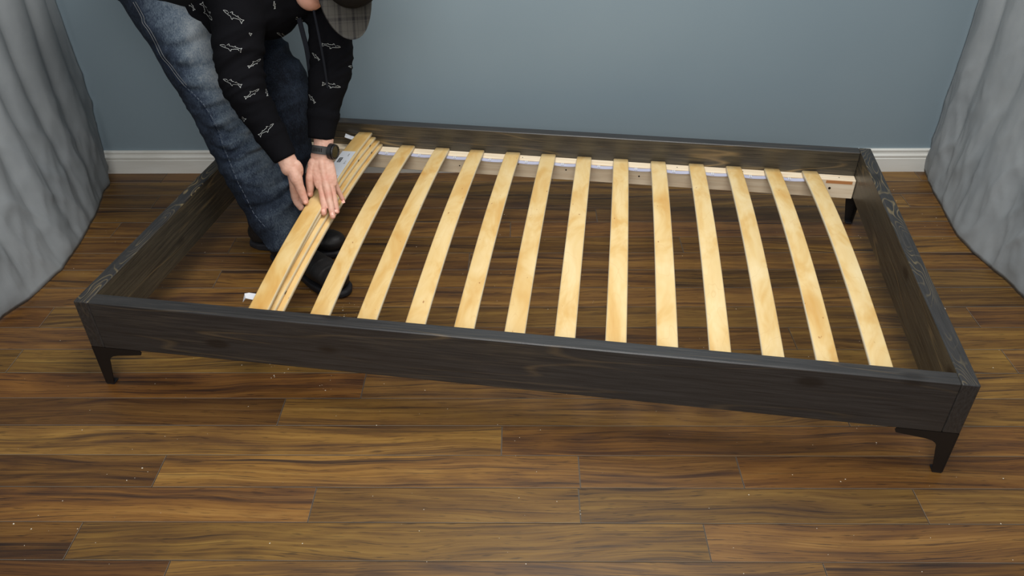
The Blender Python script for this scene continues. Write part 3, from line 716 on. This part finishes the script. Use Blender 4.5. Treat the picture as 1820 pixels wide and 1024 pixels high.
# --- hoodie
hm = MB()
tube(hm, [(-1.04, -.37, .93), (-.90, -.385, .945), (-.76, -.40, .92), (-.655, -.410, .885)], [(.175, .125), (.170, .135), (.175, .145), (.150, .12)], up=(0, 0, 1), seg=30)
ball(hm, (-.715, -.43, .778), .130, .14, .135); ball(hm, (-.640, -.435, .79), .095, .11, .105)          # chest hanging forward
tube(hm, [sh_L, (-.63, -.40, .875), sh_R], [.085, .10, .085])
tube(hm, [(-.745, -.51, .86), (-.752, -.565, .72), (-.752, -.617, .590), (-.702, -.647, .480), (-.655, -.677, .391)], [(.088, .085), (.073, .070), (.060, .058), (.048, .046), (.034, .033)], up=upR, seg=26, sub=6, cap=False)
tube(hm, [(-.545, -.30, .85), (-.538, -.41, .730), (-.534, -.503, .600), (-.556, -.548, .500), (-.571, -.594, .409)], [(.085, .082), (.067, .066), (.058, .057), (.050, .048), (.036, .034)], up=upL, seg=26, sub=6, cap=False)
tube(hm, [(-1.0, -.46, .80), (-.905, -.485, .745), (-.82, -.50, .78)], [(.055, .05), (.050, .052), (.06, .06)], cap=True)  # hanging hem and pocket
ball(hm, (-.855, -.515, .735), .055, .035, .058)
tube(hm, [(-.72, -.36, .97), (-.62, -.36, .975), (-.56, -.39, .93)], [.055, .060, .045])        # hood round the neck
hme = remesh(hm, .0055, 4)
co, no = arrs(hme)
a1 = crossn(co, sh_R, wr_R, 36, 8); a2 = crossn(co, sh_R, wr_R, 15, 5, 3); b3 = nz(co, (9, 9, 9), 2)
elb = np.exp(-(np.linalg.norm(co - np.array(el_R), axis=1) / .12) ** 2) + np.exp(-(np.linalg.norm(co - np.array(el_L), axis=1) / .11) ** 2)
sho = np.exp(-(np.linalg.norm(co - np.array((-.70, -.58, .76)), axis=1) / .12) ** 2)
d = .0016 * a1 + .005 * (1 - np.abs(a2) * 2.4) * (.12 + elb + sho) + .005 * b3 + elb * .004 * (1 - 3 * np.abs(crossn(co, el_R, wr_R, 50, 9, 6)))
# ribbed cuffs
for wr_, el_ in ((wr_R, el_R), (wr_L, el_L)):
    t_, dd_ = seg_param(co, wr_, el_); m_ = (t_ < .42) & (dd_ < .07); A_ = np.array(wr_); dv = np.array(el_) - A_; dv /= np.linalg.norm(dv)
    d[m_] = .003 + .2 * d[m_]
    ed = np.exp(-((t_ - .36) / .03) ** 2) * (dd_ < .08); d += ed * .002
co = co + no * (d - .003)[:, None]; hme.vertices.foreach_set('co', co.ravel()); hme.update()
hoodie = put('hoodie', hme, M['hoodie'], man); hoodie.matrix_parent_inverse = inv
hbvh = BVHTree.FromPolygons([Vector(c) for c in co], [tuple(p.vertices) for p in hme.polygons])
jco, _ = arrs(jme); jbvh = BVHTree.FromPolygons([Vector(c) for c in jco], [tuple(p.vertices) for p in jme.polygons])
# t-shirt hem showing under the hoodie
tm = MB(); tube(tm, [(-1.06, -.35, .88), (-.965, -.40, .84), (-.86, -.42, .84)], [(.19, .14), (.165, .135), (.15, .12)], seg=28)
tee = put('shirt_hem', remesh(tm, .008, 3), M['tee'], man); tee.matrix_parent_inverse = inv

# shark outlines printed on the hoodie: thin lines laid on the cloth
SHARK = [[(0, 0), (.10, .045), (.25, .075), (.40, .095), (.47, .175), (.52, .19), (.515, .105), (.66, .06), (.80, .035), (.88, .10), (.95, .16), (.93, .04), (.97, -.05), (.90, -.015), (.82, -.01), (.78, -.03)],
         [(0, 0), (.06, -.035), (.14, -.05), (.20, -.045)], [(.30, -.055), (.36, -.13), (.40, -.12), (.39, -.055)], [(.39, -.055), (.52, -.05), (.62, -.035)], [(.62, -.035), (.65, -.085), (.68, -.08), (.69, -.03), (.78, -.03)],
         [(.23, .035), (.245, .0), (.235, -.025)], [(.12, .02), (.13, .012)]]
def shark(p0, p1, flip, lo=0, hi=1, wd=.00062):
    """p0 = snout, p1 = tail as seen in the picture"""
    Lx, Ly = p1[0] - p0[0], p1[1] - p0[1]; ln = math.hypot(Lx, Ly); ux, uy = Lx / ln, Ly / ln; vx, vy = (-uy, ux) if flip > 0 else (uy, -ux)
    mb = MB()
    for pl in SHARK:
        pts = []
        for k in range(len(pl) - 1):
            for s in range(5):
                t = s / 5; pts.append((pl[k][0] * (1 - t) + pl[k + 1][0] * t, pl[k][1] * (1 - t) + pl[k + 1][1] * t))
        pts.append(pl[-1]); prev = None; hits = []
        for (a, b) in pts:
            if a < lo or a > hi: hits.append(None); continue
            r_ = ray(p0[0] + (ux * a + vx * b * .9) * ln, p0[1] + (uy * a + vy * b * .9) * ln); h = hbvh.ray_cast(EYE, r_)
            hits.append((h[0] + h[1] * .0007, h[1]) if h[0] is not None and (h[0] - EYE).length < 2.75 else None)
        for k in range(len(hits) - 1):
            if hits[k] is None or hits[k + 1] is None: continue
            A, nA = hits[k]; B, nB = hits[k + 1]
            if (A - B).length > .012 or (A - B).length < 1e-5: continue
            sA = (B - A).cross(nA).normalized() * wd * .5; mb.add([A - sA, A + sA, B + sA, B - sA], [(0, 1, 2, 3)])
    if mb.v:
        o = mesh_obj('shark_print', mb.v, mb.f, M['print'], None); o.parent = hoodie; o.matrix_parent_inverse = Matrix.Identity(4)
for s in [((397, 18), (434, 38), 1), ((391, 80), (431, 88), 1), ((463, 105), (441, 121), 1), ((397, 141), (431, 152), 1), ((460, 158), (435, 176), 1), ((486, 220), (459, 241), -1), ((377, 36), (359, 3), -1), ((333, -2), (347, 18), 1),
          ((605, 84), (571, 78), -1), ((555, 94), (569, 107), 1), ((605, 155), (572, 147), -1), ((549, 168), (561, 183), 1), ((492, 58), (515, 68), 1), ((487, 2), (489, 16), 1), ((472, 158), (476, 171), 1)]: shark(*s)
shark((410, 196), (438, 213), 1, .7, 1); shark((424, 50), (448, 61), 1, .75, 1); shark((619, 118), (650, 122), 1, 0, .2); shark((520, 30), (539, 36), 1, .3, 1)

# jeans outseam stitching and pocket edge
def stitch(bvh, pts, off=.0012, wd=.0016, name='seam', par=None, mat=None, dash=None):
    mb = MB(); hits = []; acc = 0
    P, _ = catmull([(a, b, 0) for a, b in pts], [(1, 1)] * len(pts), 10)
    for p in P:
        h = bvh.ray_cast(EYE, ray(p[0], p[1])); hits.append((h[0] + h[1] * off, h[1]) if h[0] is not None else None)
    for k in range(len(hits) - 1):
        if hits[k] is None or hits[k + 1] is None or (dash and k % dash == dash - 1): continue
        A, nA = hits[k]; B, nB = hits[k + 1]
        if (A - B).length > .03 or (A - B).length < 1e-5: continue
        s = (B - A).cross(nA).normalized() * wd; u = nA * .0012
        mb.add([A - s, A + s, B + s, B - s, A + u, B + u], [(0, 4, 5, 3), (4, 1, 2, 5)])
    if mb.v:
        o = mesh_obj(name, mb.v, mb.f, mat or M['thread'], None); o.parent = par; o.matrix_parent_inverse = Matrix.Identity(4); return o
SEAM = [(237, 4), (251, 29), (254, 41), (264, 55), (275, 75), (287, 100), (300, 116), (316, 138), (328, 152), (347, 170), (365, 190), (387, 228), (398, 262), (409, 288), (422, 321), (436, 348), (452, 380), (473, 405)]
stitch(jbvh, SEAM[:9], .0008, .0006, 'seam', jeans); stitch(jbvh, [(a + 4, b - 1) for a, b in SEAM[:9]], .0008, .0005, 'seam', jeans)
stitch(jbvh, SEAM[8:], .0006, .0008, 'seam', jeans, simple('dark_thread', srgb(96, 104, 116), .9, .1), dash=3)
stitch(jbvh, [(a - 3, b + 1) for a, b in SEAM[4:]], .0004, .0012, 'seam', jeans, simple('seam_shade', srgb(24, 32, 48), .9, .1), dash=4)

# drawstrings
def cord(P, w_, name='drawstring'):
    mb = MB(); tube(mb, P, [(w_, w_ * .35)] * len(P), up=(.2, -1, .3), seg=10, sub=8)
    o = mb.build(name, M['lace'], None, True); o.parent = man; o.matrix_parent_inverse = inv; return o
cord([(-.604, -.50, .725), (-.599, -.505, .690), (-.592, -.512, .63), (-.594, -.515, .55), (-.600, -.52, .475), (-.604, -.52, .435)], .0068)
cord([(-.545, -.56, .76), (-.535, -.582, .69), (-.532, -.585, .62), (-.534, -.578, .555)], .0030)

# --- cap
cax = (hr, hf, hh)
cm = MB(); ball(cm, HP(0, -.005, .045), .092, .110, .095, cax, 32)
me = remesh(cm, .004, 2); co, no = arrs(me); loc = (co - hc)
hgt = loc @ hh; rr_ = loc @ hr; ff_ = loc @ hf; ang = np.arctan2(rr_, ff_ + .005)
co = co - no * (.0016 * np.exp(-(np.sin(ang * 3) / .03) ** 2))[:, None]
me.vertices.foreach_set('co', co.ravel()); me.update()
import bmesh
bm = bmesh.new(); bm.from_mesh(me)
bmesh.ops.bisect_plane(bm, geom=bm.verts[:] + bm.edges[:] + bm.faces[:], plane_co=Vector(HP(0, 0, .030)), plane_no=Vector(hh), clear_inner=True)
bm.to_mesh(me); bm.free()
cap = put('cap', me, M['capd'], man); cap.matrix_parent_inverse = inv
sb = MB(); sb.cyl(tuple(HP(0, -.005, .139)), tuple(hh), .008, .004, 16, .005); o = sb.build('cap_button', M['capd'], None, True); o.parent = cap; o.matrix_parent_inverse = Matrix.Identity(4)
# brim, in its own frame so that the plaid follows it
Vv = []; nA, nR = 24, 10
for side_ in (0, 1):
    for i in range(nA + 1):
        a = radians(-76 + 152 * i / nA)
        ix, iy = .090 * sin(a), .104 * cos(a)
        tt = cos(a * 90 / 76)
        ox, oy = ix * (1 + .02 * tt), iy + .082 * max(0, tt) ** .42
        for j in range(nR + 1):
            t = j / nR; x = ix + (ox - ix) * t; y = iy + (oy - iy) * t
            Vv.append((x, y, -1.9 * x * x * (.5 + .5 * t) - .006 * t + (-.003 if side_ else 0)))
nn = (nA + 1) * (nR + 1); Ff = []
for i in range(nA):
    for j in range(nR):
        a = i * (nR + 1) + j; Ff.append((a, a + 1, a + nR + 2, a + nR + 1)); Ff.append((nn + a, nn + a + nR + 1, nn + a + nR + 2, nn + a + 1))
for i in range(nA):
    for j in (0, nR):
        a = i * (nR + 1) + j; Ff.append((a, a + nR + 1, nn + a + nR + 1, nn + a))
for i in (0, nA):
    for j in range(nR):
        a = i * (nR + 1) + j; Ff.append((a, a + 1, nn + a + 1, nn + a))
brim = mesh_obj('brim', Vv, Ff, M['plaid'], None, True)
BM = Matrix((Vector(hr), Vector(hf), Vector(hh))).transposed().to_4x4(); BM.translation = Vector(HP(0, -.005, .036))
brim.parent = cap; brim.matrix_parent_inverse = inv.inverted() @ inv; brim.matrix_basis = BM
brim['label'] = 'grey plaid brim'
# short hair under the cap
hb = MB(); ball(hb, HP(0, -.022, .018), .082, .090, .060, cax); hr_me = remesh(hb, .005, 1)
hair = put('hair', hr_me, M['hair'], man); hair.matrix_parent_inverse = inv
for s in (-1, 1):
    e = MB(); ball(e, HP(s * .031, .083, -.001), .012, .010, .010, cax, 14); o = e.build('eye', M['eye'], None, True); o.parent = man; o.matrix_parent_inverse = inv

# --- wristwatch on the left wrist
wa = np.array(wr_L) + (np.array(el_L) - np.array(wr_L)) * -.035
wt = (np.array(el_L) - np.array((-.569, -.622, .368))); wt /= np.linalg.norm(wt)
nrm = np.array((.93, -.22, .18)); nrm -= wt * (nrm @ wt); nrm /= np.linalg.norm(nrm); sd_ = np.cross(wt, nrm)
mb = MB(); N_ = 48; hw = .0115
for k in range(N_):
    a = 2 * pi * k / N_; r1 = .0275 + .0035 * abs(cos(a)) * 0; e1, e2 = .0315, .0265
    for (q, ww) in ((0, -hw), (0, hw), (.0028, hw), (.0028, -hw)):
        mb.v.append(tuple(wa + sd_ * (e1 + q) * sin(a) + nrm * (e2 + q) * cos(a) + wt * ww))
for k in range(N_):
    for i in range(4): mb.f.append((4 * k + i, 4 * k + (i + 1) % 4, 4 * ((k + 1) % N_) + (i + 1) % 4, 4 * ((k + 1) % N_) + i))
watch = mb.build('wristwatch', M['strap'], None, False); watch.parent = man; watch.matrix_parent_inverse = inv; watch['label'] = 'dark rubber-strap wristwatch with round face'
cc = wa + nrm * .0285
for nm, r_, h0, h1, r2, mt in (('watch_case', .0232, -.004, .0115, .0222, 'bezel'), ('watch_face', .0175, .011, .0004, .0165, 'glass')):
    b = MB(); b.cyl(tuple(cc + nrm * h0), tuple(nrm), r_, h1, 36, r2); o = b.build(nm, M[mt], None, False); o.parent = watch; o.matrix_parent_inverse = Matrix.Identity(4)
b = MB()
for k in range(36):
    a0, a1 = 2 * pi * k / 36, 2 * pi * (k + 1) / 36
    def rp(a, r_, h): return cc + nrm * h + (sd_ * cos(a) + wt * sin(a)) * r_
    hh_ = .0135 - (.0006 if k % 2 else 0)
    b.add([rp(a0, .0215, .010), rp(a1, .0215, .010), rp(a1, .0205, hh_), rp(a0, .0205, hh_), rp(a1, .0168, .0130), rp(a0, .0168, .0130), rp(a1, .0165, .0112), rp(a0, .0165, .0112)], [(0, 1, 2, 3), (3, 2, 4, 5), (5, 4, 6, 7)])
o = b.build('bezel', M['bezel'], None, False); o.parent = watch; o.matrix_parent_inverse = Matrix.Identity(4)
for k in range(7):      # slots in the strap, toward the thumb side
    for s in (-1, 1):
        a = s * radians(62 + k * 8.5); e1, e2 = .0315 + .0029, .0265 + .0029
        c_ = wa + sd_ * e1 * sin(a) + nrm * e2 * cos(a); tg = sd_ * e1 * cos(a) - nrm * e2 * sin(a); tg /= np.linalg.norm(tg)
        out = (c_ - wa) / np.linalg.norm(c_ - wa); b = MB()
        pts = [c_ + tg * x + wt * y + out * .0002 for x, y in ((-.0010, -.0055), (.0010, -.0055), (.0010, .0055), (-.0010, .0055))]
        b.add(pts, [(0, 1, 2, 3)]); o = b.build('strap_slot', M['hole'], None); o.parent = watch; o.matrix_parent_inverse = Matrix.Identity(4)

# --- boots
def boot(heel, toe, shaft_top, label):
    heel = np.array(heel, float); toe = np.array(toe, float); d = toe - heel; Lb = np.linalg.norm(d); d /= Lb; s = np.array((-d[1], d[0], 0)); u = np.array((0, 0, 1.))
    at_ = lambda t, h: tuple(heel + d * Lb * t + u * h)
    b = MB()
    tube(b, [at_(.10, .050), at_(.30, .056), at_(.50, .055), at_(.72, .048), at_(.90, .040)], [(.036, .036), (.037, .042), (.042, .040), (.047, .033), (.038, .022)], up=(0, 0, 1), seg=24)
    tube(b, [at_(.14, .05), at_(.17, .12), shaft_top], [(.040, .040), (.042, .046), (.046, .050)], up=tuple(d), seg=24)
    ball(b, at_(.84, .042), .050, .044, .032, (d, s, u)); ball(b, at_(.12, .046), .042, .036, .040, (d, s, u))
    up_ = remesh(b, .004, 3); co, no = arrs(up_); dd = nz(co, (28, 28, 28)) * .002 + .0012 * np.exp(-(np.sin((co @ d) * 90) / .2) ** 2) * (co[:, 2] > .06)
    co = co + no * dd[:, None]; co[:, 2] = np.maximum(co[:, 2], .016); up_.vertices.foreach_set('co', co.ravel()); up_.update()
    o = put('boot', up_, M['boot'], man); o.matrix_parent_inverse = inv
    if label: o['label'] = label
    out = [(.0, .0), (.03, .026), (.12, .037), (.30, .035), (.48, .036), (.68, .048), (.82, .049), (.93, .036), (.985, .018), (1.0, 0)]
    ring = [(t, w_) for t, w_ in out] + [(t, -w_) for t, w_ in out[-2:0:-1]]
    sb = MB(); lev = [(.0006, .97), (.006, 1.03), (.018, 1.03), (.023, .99)]; n = len(ring)
    for h, k in lev:
        for t, w_ in ring: sb.v.append(tuple(heel + d * Lb * (.5 + (t - .5) * k) + s * w_ * k + u * h))
    sb.f += [(j * n + i, j * n + (i + 1) % n, (j + 1) * n + (i + 1) % n, (j + 1) * n + i) for j in range(3) for i in range(n)] + [tuple(range(n))[::-1], tuple(range(3 * n, 4 * n))]
    so = sb.build('sole', M['sole'], None); so.parent = o; so.matrix_parent_inverse = Matrix.Identity(4)
    md = so.modifiers.new('b', 'BEVEL'); md.width = .003; md.segments = 2
    return o
boot((-.775, -.575, 0), (-.512, -.792, 0), (-.752, -.592, .14), None)
boot((-.872, -.500, 0), (-.555, -.560, 0), (-.800, -.492, .17), None)

# ------------------------------------------------------------------ crumbs of sawdust on the planks
sd = MB(); rd = random.Random(21)
def crumb(x, y, s):
    a = rd.uniform(0, 6.28); e = rd.uniform(.5, 1.6); z = s * .5
    c, s_ = cos(a) * s, sin(a) * s
    sd.add([(x - c * e, y - s_ * e, .0001), (x + s_, y - c, .0001), (x + c * e, y + s_ * e, .0001), (x - s_, y + c, .0001), (x, y, z)], [(0, 1, 4), (1, 2, 4), (2, 3, 4), (3, 0, 4)])
for _ in range(330): crumb(rd.uniform(-1.4, 1.4), rd.uniform(-1.72, -.1), rd.choice((.0005, .0007, .0009, .0013)))
for (cx, cy, n_, sp) in ((-.64, -1.10, 14, .03), (-.50, -1.17, 6, .02), (-.52, -.86, 22, .03), (-.9, -1.46, 8, .05), (.83, -1.3, 5, .03), (1.12, -.9, 6, .02), (-1.05, -1.6, 8, .05)):
    for _ in range(n_): crumb(rd.gauss(cx, sp), rd.gauss(cy, sp), rd.choice((.0008, .0012, .0018)))
o = sd.build('sawdust', M['dust']); tag(o, 'pale specks of sawdust scattered over the brown plank floor', 'sawdust', kind='stuff')
